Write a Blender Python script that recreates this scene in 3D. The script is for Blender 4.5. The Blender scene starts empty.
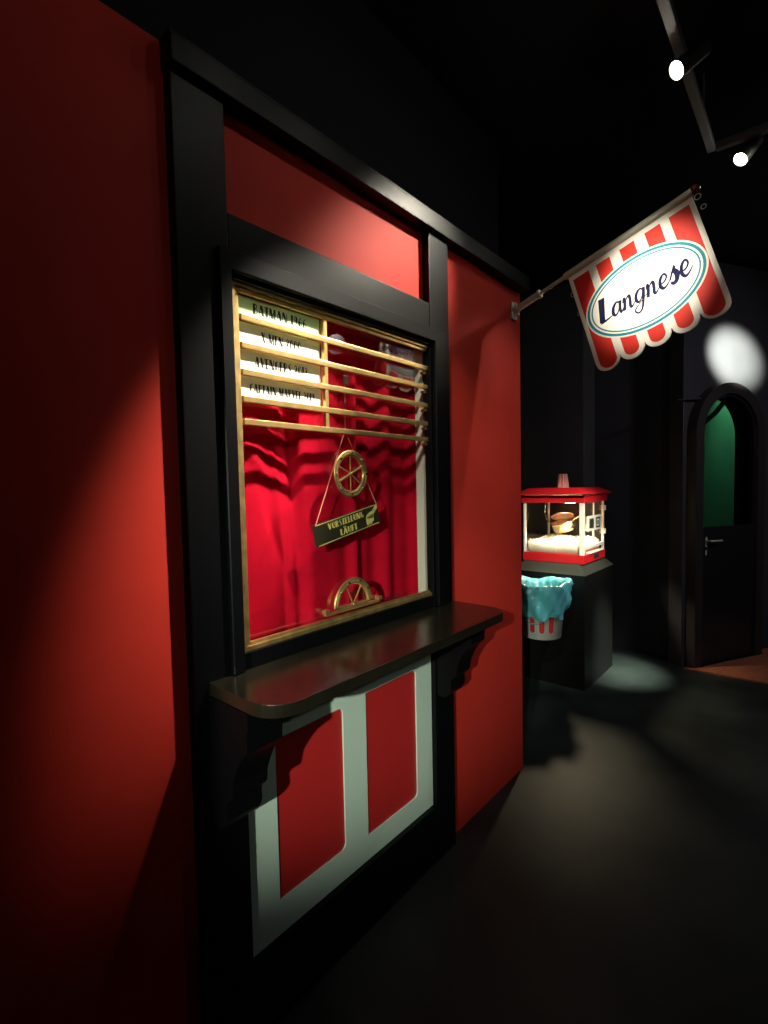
import bpy, bmesh, math, random
from mathutils import Vector, Matrix, Euler
random.seed(7)
SC = bpy.context.scene
COL = SC.collection

# ------------------------------------------------------------------ camera
FPX = 500.0
YAW, PITCH, ROLL = math.radians(40.9), math.radians(2.9), math.radians(-1.2)
CAM = Vector((1.1895, 0.0, 1.55))
F = Vector((-math.sin(YAW)*math.cos(PITCH), math.cos(YAW)*math.cos(PITCH), -math.sin(PITCH)))
R0 = Vector((math.cos(YAW), math.sin(YAW), 0)); U0 = R0.cross(F)
R = R0*math.cos(ROLL) + U0*math.sin(ROLL); U = U0*math.cos(ROLL) - R0*math.sin(ROLL)
cd = bpy.data.cameras.new('camera'); co = bpy.data.objects.new('camera', cd); COL.objects.link(co)
m = Matrix.Identity(4)
for i in range(3):
    m[i][0] = R[i]; m[i][1] = U[i]; m[i][2] = -F[i]; m[i][3] = CAM[i]
co.matrix_world = m
cd.sensor_fit = 'VERTICAL'; cd.sensor_height = 36.0; cd.lens = FPX/1024*36.0
cd.clip_start = 0.02; cd.clip_end = 60
SC.camera = co

# ------------------------------------------------------------------ world, exposure
w = bpy.data.worlds.new('world'); SC.world = w; w.use_nodes = True
w.node_tree.nodes['Background'].inputs[0].default_value = (0.75, 0.62, 1.0, 1)
w.node_tree.nodes['Background'].inputs[1].default_value = 0.05
SC.view_settings.view_transform = 'Standard'; SC.view_settings.look = 'None'
SC.view_settings.gamma = 1.0; SC.view_settings.use_curve_mapping = False
SC.view_settings.exposure = 0.0

# lamp positions on the ceiling track: (location, aim, watts, cone degrees, blend, lamp radius)
WARM = (1.0, 0.92, 0.74); GREENISH = (0.90, 1.0, 0.80)
SPOTS = {   # location, aim, watts, cone, blend, lamp radius
    'A': ((0.776, 2.166, 3.05), (0.00, 1.50, 2.30), 210, 34, 1.0, .05),
    'B': ((0.893, 2.953, 3.05), (0.00, 2.00, 1.60), 40, 40, 0.9, .02),
    'D': ((0.780, 1.500, 3.05), (0.00, 0.88, 1.72), 640, 25, 1.0, .03),
    'E': ((0.780, 0.250, 3.05), (0.00, 1.90, 1.62), 150, 24, 1.0, .03),
    'S': ((0.780, 0.950, 3.05), (0.64, 2.41, 2.34), 310, 20, 1.0, .02),
    'W': ((0.780, 1.080, 3.05), (0.00, 0.96, 1.86), 95, 14, 1.0, .03),
    'H': ((2.700, 3.600, 3.05), (0.60, 4.60, 0.60), 70, 130, 1.0, .10),  # added ambient fill for the dark back area, an invented fixture
    'C': ((1.450, 2.965, 3.05), (0.63, 5.22, 2.58), 8500, 14, 1.0, .03),
    'K': ((2.400, -3.200, 2.50), (0.00, 1.14, 0.98), 1200, 17, 0.9, .04),
    'L': ((3.400, -0.600, 2.90), (0.00, 1.60, 1.30), 35, 38, 0.9, .06),  # added fill lamp, keeps shadows on the booth front from going black
    'P': ((1.040, 2.957, 3.05), (-0.08, 3.95, 0.75), 330, 24, 1.0, .02),
    'Q': ((2.200, 1.400, 3.05), (-0.33, 3.85, 1.15), 760, 15, 0.9, .03),
    'F': ((1.300, 2.962, 3.05), (0.02, 4.25, 0.10), 2600, 14, 1.0, .03),  # added lamp, strengthens the pool of light on the floor beside the plinth
    'G': (tuple(Vector((0.415, 4.80, 0)) + Vector((math.cos(math.radians(62)), math.sin(math.radians(62)), 0))*2.25 - Vector((math.sin(math.radians(62)), -math.cos(math.radians(62)), 0))*.85 + Vector((0, 0, 3.05))),
          tuple(Vector((0.415, 4.80, 0)) + Vector((math.cos(math.radians(62)), math.sin(math.radians(62)), 0))*2.35 - Vector((math.sin(math.radians(62)), -math.cos(math.radians(62)), 0))*1.22 + Vector((0, 0, 2.0))), 70, 80, 1.0, .03),
}

# ------------------------------------------------------------------ materials
def mat(name, col, rough=0.6, metal=0.0, spec=0.5, noise=None, bump=None, emit=None, estr=0.0, sub=0.0):
    m = bpy.data.materials.new(name); m.use_nodes = True
    nt = m.node_tree; b = nt.nodes['Principled BSDF']
    b.inputs['Base Color'].default_value = (*col, 1)
    b.inputs['Roughness'].default_value = rough
    b.inputs['Metallic'].default_value = metal
    b.inputs['Specular IOR Level'].default_value = spec
    tc = nt.nodes.new('ShaderNodeTexCoord')
    if noise:
        sc, amt = noise
        n = nt.nodes.new('ShaderNodeTexNoise'); n.inputs['Scale'].default_value = sc; n.inputs['Detail'].default_value = 5
        nt.links.new(tc.outputs['Object'], n.inputs['Vector'])
        r = nt.nodes.new('ShaderNodeValToRGB')
        r.color_ramp.elements[0].position = 0.3; r.color_ramp.elements[1].position = 0.7
        r.color_ramp.elements[0].color = (*[c*(1-amt) for c in col], 1)
        r.color_ramp.elements[1].color = (*[min(1, c*(1+amt)) for c in col], 1)
        nt.links.new(n.outputs['Fac'], r.inputs['Fac']); nt.links.new(r.outputs['Color'], b.inputs['Base Color'])
    if bump:
        sc, st, ds = bump
        n = nt.nodes.new('ShaderNodeTexNoise'); n.inputs['Scale'].default_value = sc; n.inputs['Detail'].default_value = 4
        nt.links.new(tc.outputs['Object'], n.inputs['Vector'])
        bp = nt.nodes.new('ShaderNodeBump'); bp.inputs['Strength'].default_value = st; bp.inputs['Distance'].default_value = ds
        nt.links.new(n.outputs['Fac'], bp.inputs['Height']); nt.links.new(bp.outputs['Normal'], b.inputs['Normal'])
    if emit:
        b.inputs['Emission Color'].default_value = (*emit, 1); b.inputs['Emission Strength'].default_value = estr
    return m

def glass(name, tint=(1, 1, 1), refl=0.0, rough=0.0):
    m = bpy.data.materials.new(name); m.use_nodes = True
    nt = m.node_tree; nt.nodes.remove(nt.nodes['Principled BSDF'])
    out = nt.nodes['Material Output']
    t = nt.nodes.new('ShaderNodeBsdfTransparent'); t.inputs[0].default_value = (*tint, 1)
    g = nt.nodes.new('ShaderNodeBsdfGlossy'); g.inputs['Roughness'].default_value = rough
    lw = nt.nodes.new('ShaderNodeLayerWeight'); lw.inputs['Blend'].default_value = 0.5     # Schlick reflectance, same from both sides
    pw = nt.nodes.new('ShaderNodeMath'); pw.operation = 'POWER'; pw.inputs[1].default_value = 5.0
    nt.links.new(lw.outputs['Facing'], pw.inputs[0])
    ad = nt.nodes.new('ShaderNodeMath'); ad.operation = 'MULTIPLY_ADD'; ad.use_clamp = True
    ad.inputs[1].default_value = 0.95 - refl; ad.inputs[2].default_value = 0.04 + refl
    nt.links.new(pw.outputs[0], ad.inputs[0])
    mx = nt.nodes.new('ShaderNodeMixShader')
    nt.links.new(ad.outputs[0], mx.inputs[0]); nt.links.new(t.outputs[0], mx.inputs[1]); nt.links.new(g.outputs[0], mx.inputs[2])
    nt.links.new(mx.outputs[0], out.inputs[0])
    return m

M = {
    'red': mat('red_wall_paint', (0.44, 0.027, 0.018), 0.6, spec=0.12, noise=(6, 0.06), bump=(180, 0.06, 0.002)),
    'red_panel': mat('red_panel_paint', (0.42, 0.016, 0.016), 0.5, spec=0.4),
    'black': mat('black_wood_paint', (0.0022, 0.0022, 0.003), 0.40, spec=0.13, bump=(60, 0.06, 0.002)),
    'black_wall': mat('black_wall_paint', (0.032, 0.030, 0.036), 0.7, spec=0.2, noise=(3, 0.15)),
    'grey_wall': mat('dark_grey_wall_paint', (0.05, 0.048, 0.048), 0.7, spec=0.3, noise=(3, 0.1)),
    'ceil': mat('black_ceiling_paint', (0.010, 0.010, 0.014), 0.9, spec=0.1),
    'shelf': mat('dark_stained_shelf_wood', (0.013, 0.011, 0.007), 0.24, spec=0.9, noise=(9, 0.35), bump=(40, 0.08, 0.002)),
    'white': mat('pale_green_white_paint', (0.50, 0.60, 0.53), 0.5, spec=0.4),
    'gold': mat('brass', (0.78, 0.53, 0.21), 0.30, metal=0.85, noise=(20, 0.15)),
    'gold_dull': mat('worn_brass_frame', (0.55, 0.38, 0.16), 0.36, metal=0.85, noise=(30, 0.25)),
    'jamb': mat('cream_lining', (0.62, 0.60, 0.50), 0.6),
    'curtain': mat('crimson_velvet', (0.50, 0.004, 0.022), 0.85, spec=0.05, noise=(14, 0.12), bump=(90, 0.1, 0.002)),
    'plaque': mat('opal_film_title_strip', (0.86, 0.92, 0.84), 0.4),
    'plaque_green': mat('mint_film_title_strip', (0.50, 0.80, 0.58), 0.3),
    'ink': mat('black_ink', (0.008, 0.008, 0.008), 0.6),
    'ink_blue': mat('navy_ink', (0.012, 0.012, 0.05), 0.8, spec=0.1),
    'sign_black': mat('olive_black_board', (0.030, 0.028, 0.016), 0.45),
    'yellow': mat('pale_yellow_paint', (0.80, 0.68, 0.20), 0.5),
    'cord': mat('pale_red_cord', (0.75, 0.30, 0.22), 0.7),
    'clear': mat('clear_plastic_hook', (0.45, 0.30, 0.30), 0.2),
    'steel': mat('galvanised_steel', (0.55, 0.55, 0.47), 0.45, metal=0.35),
    'sign_white': mat('sign_white', (0.82, 0.82, 0.74), 0.5, spec=0.25),
    'sign_red': mat('sign_red', (0.62, 0.030, 0.018), 0.5, spec=0.25),
    'sign_teal': mat('sign_teal', (0.005, 0.22, 0.30), 0.5, spec=0.2),
    'finial': mat('dark_red_finial', (0.14, 0.010, 0.014), 0.3),
    'mach_red': mat('machine_red_enamel', (0.60, 0.012, 0.018), 0.35, spec=0.6),
    'mach_white': mat('machine_white_frame', (0.80, 0.78, 0.70), 0.4),
    'mach_dark': mat('machine_back_panel', (0.014, 0.011, 0.007), 0.4),
    'chrome': mat('polished_chrome', (0.75, 0.68, 0.50), 0.15, metal=1.0),
    'copper': mat('copper_lid', (0.11, 0.04, 0.028), 0.4, metal=0.4),
    'pop': mat('popcorn_white', (0.88, 0.82, 0.62), 0.8, noise=(60, 0.08)),
    'carton': mat('pink_striped_cap', (0.80, 0.34, 0.28), 0.5),
    'plinth': mat('black_plinth_laminate', (0.0045, 0.0045, 0.0045), 0.5, spec=0.25),
    'plinth_top': mat('dark_grey_plinth_cap', (0.045, 0.045, 0.036), 0.45, spec=0.5),
    'bucket': mat('white_plastic_bucket', (0.74, 0.74, 0.68), 0.4),
    'bucket_red': mat('bucket_red_print', (0.60, 0.035, 0.04), 0.4),
    'bag': mat('turquoise_bin_liner', (0.13, 0.52, 0.60), 0.26, spec=0.7, bump=(28, 0.5, 0.01)),
    'track': mat('grey_track_metal', (0.16, 0.16, 0.16), 0.5, metal=0.4),
    'lamp_body': mat('black_spot_housing', (0.02, 0.02, 0.02), 0.5),
    'lamp': mat('lit_spot_lens', (1, 1, 1), 0.5, emit=(1.0, 0.97, 0.82), estr=60),
    'bulb': mat('lit_machine_bulb', (1, 1, 1), 0.5, emit=(1.0, 0.80, 0.45), estr=25),
    'door': mat('black_door_lacquer', (0.010, 0.010, 0.012), 0.35),
    'arch': mat('dark_brown_arch_paint', (0.022, 0.017, 0.016), 0.5, spec=0.4),
    'doormat': mat('rust_brown_mat', (0.26, 0.085, 0.045), 0.95, spec=0.1, noise=(40, 0.2), bump=(300, 0.3, 0.004)),
    'green_wall': mat('green_hall_wall', (0.15, 0.30, 0.22), 0.7),
    'pane': glass('clear_window_glass', refl=0.04),
    'machine_pane': glass('clear_machine_glass'),
    'pane_dark': glass('smoky_green_glass', (0.55, 0.75, 0.65), 0.03),
}
fm = mat('dark_concrete_floor', (0.015, 0.019, 0.018), 0.5, spec=0.25, noise=(2.2, 0.6), bump=(12, 0.15, 0.004)); M['floor'] = fm

# ------------------------------------------------------------------ mesh helpers
class Frame:
    """plane frame: origin, u, v, outward n"""
    def __init__(s, o, u, v, n): s.o, s.u, s.v, s.n = Vector(o), Vector(u), Vector(v), Vector(n)
    def p(s, a, b, c=0.0): return s.o + s.u*a + s.v*b + s.n*c
WALLF = Frame((0, 0, 0), (0, 1, 0), (0, 0, 1), (1, 0, 0))       # a is y, b is z, c is x
FRONT = Frame((0, 0, 0), (1, 0, 0), (0, 0, 1), (0, -1, 0))      # faces -y

class MB:
    def __init__(s): s.bm = bmesh.new()
    def box(s, x0, y0, z0, x1, y1, z1, bev=0.0, mtx=None):
        t = bmesh.new()
        vs = [t.verts.new(((x0, x1)[i & 1], (y0, y1)[(i >> 1) & 1], (z0, z1)[(i >> 2) & 1])) for i in range(8)]
        for f in ((0, 2, 3, 1), (4, 5, 7, 6), (0, 1, 5, 4), (2, 6, 7, 3), (0, 4, 6, 2), (1, 3, 7, 5)):
            t.faces.new([vs[k] for k in f])
        bmesh.ops.recalc_face_normals(t, faces=t.faces)
        if bev: bmesh.ops.bevel(t, geom=list(t.edges), offset=bev, segments=2, affect='EDGES', profile=0.6)
        if mtx is not None: bmesh.ops.transform(t, matrix=mtx, verts=t.verts)
        s._merge(t); return s
    def _merge(s, t):
        me = bpy.data.meshes.new('tmp'); t.to_mesh(me); t.free(); s.bm.from_mesh(me); bpy.data.meshes.remove(me)
    def prism(s, pts, c0, c1, fr, holes=()):
        """extruded outline in a plane frame; holes as further loops"""
        t = bmesh.new()
        edges = []
        for loop in [pts] + list(holes):
            vs = [t.verts.new(fr.p(a, b, c0)) for a, b in loop]
            for i in range(len(vs)): edges.append(t.edges.new((vs[i], vs[(i+1) % len(vs)])))
        bmesh.ops.triangle_fill(t, edges=edges, use_beauty=True)
        faces = list(t.faces)
        r = bmesh.ops.extrude_face_region(t, geom=faces)
        vs = [g for g in r['geom'] if isinstance(g, bmesh.types.BMVert)]
        bmesh.ops.translate(t, verts=vs, vec=fr.n*(c1-c0))
        bmesh.ops.recalc_face_normals(t, faces=t.faces)
        s._merge(t); return s
    def tube(s, path, r, n=10, cap=True):
        path = [Vector(p) for p in path]; k = len(path)
        rr = r if isinstance(r, (list, tuple)) else [r]*k
        rings = []; up = None
        for i, p in enumerate(path):
            d = (path[min(i+1, k-1)] - path[max(i-1, 0)]).normalized()
            if up is None:
                up = Vector((0, 0, 1)) if abs(d.z) < 0.9 else Vector((1, 0, 0))
            a = d.cross(up).normalized(); up = a.cross(d).normalized()
            rings.append([s.bm.verts.new(p + a*math.cos(2*math.pi*j/n)*rr[i] + up*math.sin(2*math.pi*j/n)*rr[i]) for j in range(n)])
        for i in range(k-1):
            for j in range(n):
                s.bm.faces.new((rings[i][j], rings[i][(j+1) % n], rings[i+1][(j+1) % n], rings[i+1][j]))
        if cap:
            s.bm.faces.new(rings[0]); s.bm.faces.new(rings[-1])
        return s
    def loop_tube(s, path, r, n=10):
        path = [Vector(p) for p in path]; k = len(path); rings = []
        nrm = (path[0]-path[k//3]).cross(path[2*k//3]-path[k//3]).normalized()
        for i, p in enumerate(path):
            d = (path[(i+1) % k]-path[i-1]).normalized(); a = d.cross(nrm).normalized()
            rings.append([s.bm.verts.new(p + a*math.cos(2*math.pi*j/n)*r + nrm*math.sin(2*math.pi*j/n)*r*0.7) for j in range(n)])
        for i in range(k):
            for j in range(n):
                q = rings[(i+1) % k]
                s.bm.faces.new((rings[i][j], rings[i][(j+1) % n], q[(j+1) % n], q[j]))
        return s
    def lathe(s, prof, c=(0, 0, 0), n=32, fn=None, cap=True):
        """profile of (r, z) about a vertical axis through c"""
        c = Vector(c); rings = []
        for r, z in prof:
            ring = []
            for j in range(n):
                a = 2*math.pi*j/n; rr, zz = (r, z) if fn is None else fn(r, z, a)
                ring.append(s.bm.verts.new(c + Vector((rr*math.cos(a), rr*math.sin(a), zz))))
            rings.append(ring)
        for i in range(len(rings)-1):
            for j in range(n):
                s.bm.faces.new((rings[i][j], rings[i][(j+1) % n], rings[i+1][(j+1) % n], rings[i+1][j]))
        if cap: s.bm.faces.new(rings[0]); s.bm.faces.new(rings[-1])
        return s
    def frustum(s, x0, x1, y0, y1, z0, z1, i0=0.0, i1=0.0):
        a = [s.bm.verts.new(p) for p in ((x0+i0, y0+i0, z0), (x1-i0, y0+i0, z0), (x1-i0, y1-i0, z0), (x0+i0, y1-i0, z0))]
        b = [s.bm.verts.new(p) for p in ((x0+i1, y0+i1, z1), (x1-i1, y0+i1, z1), (x1-i1, y1-i1, z1), (x0+i1, y1-i1, z1))]
        s.bm.faces.new(a); s.bm.faces.new(b)
        for i in range(4): s.bm.faces.new((a[i], a[(i+1) % 4], b[(i+1) % 4], b[i]))
        return s
    def blob(s, c, r, sub=1):
        t = bmesh.new(); bmesh.ops.create_icosphere(t, subdivisions=sub, radius=r)
        bmesh.ops.translate(t, verts=t.verts, vec=Vector(c)); s._merge(t); return s
    def build(s, name, material, parent=None, smooth=False, inv=None):
        bmesh.ops.recalc_face_normals(s.bm, faces=s.bm.faces)
        if inv is not None: bmesh.ops.transform(s.bm, matrix=inv, verts=s.bm.verts)
        me = bpy.data.meshes.new(name); s.bm.to_mesh(me); s.bm.free()
        me.materials.append(M[material] if isinstance(material, str) else material)
        if smooth:
            for p in me.polygons: p.use_smooth = True
        o = bpy.data.objects.new(name, me); COL.objects.link(o)
        if parent is not None: o.parent = parent
        return o

def tag(o, label=None, cat=None, group=None, kind=None):
    if label: o['label'] = label
    if cat: o['category'] = cat
    if group: o['group'] = group
    if kind: o['kind'] = kind
    return o
def thing(name, label, cat, loc=(0, 0, 0), rot=(0, 0, 0), group=None):
    o = bpy.data.objects.new(name, None); o.empty_display_size = 0.05; COL.objects.link(o)
    o.location = loc; o.rotation_euler = rot
    return tag(o, label, cat, group)
def T(loc): return Matrix.Translation(-Vector(loc))           # world-coordinate meshes into a thing's own space
def struct(name, mb, m): o = mb.build(name, m); o['kind'] = 'structure'; return o
def copy_tree(o, parent=None):
    c = o.copy(); COL.objects.link(c); c.parent = parent
    for ch in [q for q in bpy.data.objects if q.parent == o]: copy_tree(ch, c)
    return c
def rrect(x0, y0, x1, y1, r, n=5, corners=(1, 1, 1, 1)):
    """corners: bottom-left, bottom-right, top-right, top-left"""
    out = []
    for k, (cx, cy, a0) in enumerate(((x0, y0, 180), (x1, y0, 270), (x1, y1, 0), (x0, y1, 90))):
        if not corners[k]: out.append((cx, cy)); continue
        ox = cx + (r if k in (0, 3) else -r); oy = cy + (r if k < 2 else -r)
        for i in range(n+1):
            a = math.radians(a0 + 90*i/n); out.append((ox + r*math.cos(a), oy + r*math.sin(a)))
    return out
def rect(a0, b0, a1, b1): return [(a0, b0), (a1, b0), (a1, b1), (a0, b1)]
def ell(cx, cy, a, b, n=64): return [(cx + a*math.cos(2*math.pi*i/n), cy + b*math.sin(2*math.pi*i/n)) for i in range(n)]
def smooth_path(pts, k=6):
    out = []
    for i in range(len(pts)-1):
        p0 = pts[max(i-1, 0)]; p1 = pts[i]; p2 = pts[i+1]; p3 = pts[min(i+2, len(pts)-1)]
        for j in range(k):
            t = j/k
            out.append(tuple(0.5*((2*p1[d]) + (-p0[d]+p2[d])*t + (2*p0[d]-5*p1[d]+4*p2[d]-p3[d])*t*t + (-p0[d]+3*p1[d]-3*p2[d]+p3[d])*t**3) for d in range(len(p1))))
    out.append(tuple(pts[-1])); return out

# ---- art-deco capitals: thin hairlines and one heavy stroke, cap height 1
TH, HV = 0.07, 0.27
def arc(cx, cy, rx, ry, a0, a1, n=8):
    return [(cx + rx*math.cos(math.radians(a0+(a1-a0)*i/n)), cy + ry*math.sin(math.radians(a0+(a1-a0)*i/n))) for i in range(n+1)]
DECO = {   # glyph: (advance, [(polyline, width)])
    'A': (.78, [([(.05, 0), (.36, 1)], TH), ([(.38, 1), (.62, 0)], HV), ([(.16, .3), (.5, .3)], TH)]),
    'B': (.66, [([(.15, 0), (.15, 1)], HV), (arc(.28, .76, .25, .22, 90, -90), TH), (arc(.28, .27, .3, .24, 90, -90), TH)]),
    'C': (.66, [(arc(.38, .5, .24, .46, 60, 300), TH), ([(.2, .15), (.2, .85)], HV)]),
    'E': (.58, [([(.15, 0), (.15, 1)], HV), ([(.2, .965), (.52, .965)], TH), ([(.2, .5), (.45, .5)], TH), ([(.2, .035), (.54, .035)], TH)]),
    'F': (.55, [([(.15, 0), (.15, 1)], HV), ([(.2, .965), (.52, .965)], TH), ([(.2, .5), (.45, .5)], TH)]),
    'G': (.72, [(arc(.38, .5, .26, .46, 60, 300), TH), ([(.2, .15), (.2, .85)], HV), ([(.58, 0), (.58, .45)], TH*1.6)]),
    'I': (.36, [([(.17, 0), (.17, 1)], HV)]),
    'L': (.54, [([(.15, 0), (.15, 1)], HV), ([(.2, .035), (.52, .035)], TH)]),
    'M': (.95, [([(.06, 0), (.1, 1)], TH), ([(.17, 1), (.42, .05)], HV), ([(.45, .05), (.72, 1)], TH), ([(.77, 0), (.77, 1)], HV*.85)]),
    'N': (.78, [([(.07, 0), (.07, 1)], TH), ([(.17, 1), (.56, 0)], HV), ([(.68, 0), (.68, 1)], TH)]),
    'O': (.74, [(arc(.38, .5, .3, .46, 0, 360, 16), TH), ([(.18, .18), (.18, .82)], HV)]),
    'P': (.62, [([(.15, 0), (.15, 1)], HV), (arc(.28, .72, .27, .25, 90, -90), TH)]),
    'R': (.68, [([(.15, 0), (.15, 1)], HV), (arc(.28, .74, .26, .22, 90, -90), TH), ([(.32, .5), (.58, 0)], TH*1.4)]),
    'S': (.56, [([(.48, .88), (.3, .97), (.12, .8), (.2, .6), (.42, .42), (.44, .2), (.28, .03), (.08, .12)], TH), ([(.16, .78), (.42, .26)], HV*.8)]),
    'T': (.58, [([(.02, .965), (.56, .965)], TH), ([(.29, 0), (.29, 1)], HV)]),
    'U': (.70, [([(.17, 1), (.17, .25)], HV), (arc(.36, .28, .25, .25, 180, 360), TH), ([(.61, .28), (.61, 1)], TH)]),
    'V': (.72, [([(.16, 1), (.38, .05)], HV), ([(.4, .03), (.66, 1)], TH)]),
    'X': (.74, [([(.16, 1), (.56, 0)], HV), ([(.62, 1), (.08, 0)], TH)]),
    '-': (.36, [([(.04, .45), (.3, .45)], .1)]),
    ' ': (.36, []),
    '0': (.64, [(arc(.32, .5, .25, .46, 0, 360, 16), TH), ([(.17, .2), (.17, .8)], HV*.85)]),
    '1': (.36, [([(.18, 0), (.18, 1)], HV)]),
    '2': (.60, [([(.1, .78), (.25, .96), (.45, .88), (.48, .7), (.1, .03)], TH), ([(.1, .035), (.54, .035)], TH), ([(.46, .75), (.24, .25)], HV*.7)]),
    '6': (.62, [([(.48, .94), (.25, .8), (.1, .5), (.08, .25)], TH), (arc(.32, .26, .23, .23, 0, 360, 12), TH), ([(.18, .1), (.18, .6)], HV*.8)]),
    '9': (.62, [([(.12, .06), (.38, .2), (.52, .5), (.54, .75)], TH), (arc(.3, .74, .23, .23, 0, 360, 12), TH), ([(.44, .4), (.44, .9)], HV*.8)]),
}
def ribbon(mb, pts, wd, c0, c1, fr, M2=None):
    """flat-capped stroke of constant or varying width, as short thin prisms"""
    n = len(pts); ws = wd if isinstance(wd, (list, tuple)) else [wd]*n
    L, Rr = [], []
    for i, (x, y) in enumerate(pts):
        x0, y0 = pts[max(i-1, 0)]; x1, y1 = pts[min(i+1, n-1)]
        dx, dy = x1-x0, y1-y0; q = math.hypot(dx, dy) or 1
        nx, ny = -dy/q*ws[i]/2, dx/q*ws[i]/2
        if n == 2 and abs(dy) > abs(dx)*1.2: nx, ny = (-ws[i]/2 if dy > 0 else ws[i]/2), 0      # level ends on slanted stems
        L.append((x+nx, y+ny)); Rr.append((x-nx, y-ny))
    f = M2 or (lambda a, b: (a, b))
    bm = mb.bm
    P = [[bm.verts.new(fr.p(*f(*q), c)) for q in side] for c in (c0, c1) for side in (L, Rr)]
    for i in range(n-1):
        for a, b in ((2, 3), (0, 1), (0, 2), (1, 3)):
            bm.faces.new((P[a][i], P[a][i+1], P[b][i+1], P[b][i]))
    for i in (0, n-1): bm.faces.new((P[0][i], P[1][i], P[3][i], P[2][i]))
def deco_text(txt, h, a, b, fr, c0, c1, width=None, sx=1.0):
    """centred text; width fits the line"""
    adv = 0
    for ch in txt: adv += (DECO['A'][0] if ch == 'Ä' else DECO[ch][0]) + .07
    s = h*sx if width is None else width/adv
    mb = MB(); x = -adv*s/2
    for ch in txt:
        g = DECO['A' if ch == 'Ä' else ch]
        for pts, wd in g[1]:
            f = lambda p, q, x=x: (a + x + p*s, b + q*h)
            ribbon(mb, pts, wd, c0, c1, fr, f)
        if ch == 'Ä':
            for dx in (.2, .5): ribbon(mb, [(dx, 1.08), (dx, 1.24)], .14, c0, c1, fr, lambda p, q, x=x: (a + x + p*s, b + q*h))
        x += (g[0]+.07)*s
    return mb

# ================================================================== STRUCTURE
H = 3.35
struct('floor', MB().box(-2.2, -4.5, -0.1, 4.2, 8.0, 0.0), 'floor')
struct('ceiling', MB().box(-2.2, -4.5, H, 4.2, 8.0, H+0.1), 'ceil')
# red wall with the ticket window opening
struct('wall_left', MB().prism(rect(-4.5, 0, 2.49, 2.61), -0.045, 0.0, WALLF,
       holes=[rect(.765, 1.10, 1.655, 2.118)]), 'red')
struct('wall_booth_end', MB().box(-2.2, 2.44, 0, -0.046, 2.49, 2.61), 'black_wall')
struct('wall_upper', MB().box(-0.18, -4.5, 2.612, -0.12, 2.49, H), 'ceil')
struct('wall_back', MB().box(-2.2, 4.90, 0, 0.36, 5.0, H), 'black_wall')
struct('wall_corner', MB().box(-2.2, 4.60, 0, -0.40, 4.895, H, bev=0.01), 'grey_wall')
struct('wall_front', MB().box(-2.2, -4.6, 0, 4.2, -4.5, H), 'black_wall')
struct('wall_side', MB().box(4.2, -4.5, 0, 4.3, 8.0, H), 'black_wall')
struct('wall_far', MB().box(-2.2, 8.0, 0, 4.2, 8.1, H), 'black_wall')
struct('wall_beam_blocker', MB().box(0.001, -1.6, 0, 1.36, -1.5, H), 'black_wall')  # unseen slab added behind the camera to cut the rear beam off the left wall
struct('wall_end', MB().box(-2.3, -4.5, 0, -2.2, 8.0, H), 'black_wall')

# angled wall with the arched doorway
DA = math.radians(62); DO = Vector((0.415, 4.80, 0))
DU = Vector((math.cos(DA), math.sin(DA), 0)); DN = Vector((math.sin(DA), -math.cos(DA), 0))
DF = Frame(DO, DU, (0, 0, 1), DN)
AC, AR, AS = 0.345, 0.335, 1.93            # arch centre along the wall, inner radius, springing height
def arch_loop(r, extra=0.0):
    return [(AC-r, extra)] + [(AC + r*math.cos(math.radians(180-180*i/28)), AS + r*math.sin(math.radians(180-180*i/28))) for i in range(29)] + [(AC+r, extra)]
wl = [(-0.12, 0)] + arch_loop(AR) + [(3.4, 0), (3.4, H), (-0.12, H)]
struct('wall_right', MB().prism(wl, -0.12, 0.0, DF), 'black_wall')

# ================================================================== TICKET BOOTH FRONT
bo = (0.02, 1.2, 0.0); bi = T(bo)
booth = thing('ticket_booth_front', 'black timber ticket booth front with brass edged window set in the red wall', 'ticket booth', bo)
def bpart(name, mb, m, parent=booth, **k): return mb.build(name, m, parent, inv=bi, **k)
PX = 0.034
PANE_TURN = -.018
bpart('post', MB().box(-0.0, .605, 0, PX, .745, 2.54, bev=.003), 'black')
bpart('post', MB().box(-0.0, 1.632, 0, PX, 1.765, 2.54, bev=.003), 'black')
bpart('cornice_beam', MB().box(0.0, .600, 2.54, .055, 2.488, 2.602, bev=.003).box(-.12, .600, 2.6025, .05, 2.488, 2.611), 'black')
bpart('header_rail', MB().box(0.0, .7455, 2.0998, PX-.001, 1.6315, 2.262, bev=.003), 'black')
bpart('kick_board', MB().box(0.0, .7455, 0, PX-.002, 1.6315, .232, bev=.003), 'black')
bpart('apron_rail', MB().box(0.0, .7455, 1.0, PX-.002, 1.6315, 1.108, bev=.002), 'black')
# casing boards in front of the posts
bpart('window_casing', MB().prism([(.706, 1.066), (.742, 1.066), (.742, 2.112), (1.642, 2.112), (1.642, 1.066), (1.72, 1.066), (1.72, 2.163), (.706, 2.163)], PX, .052, WALLF), 'black').modifiers.new('soft_edge', 'BEVEL').width = .003
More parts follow.
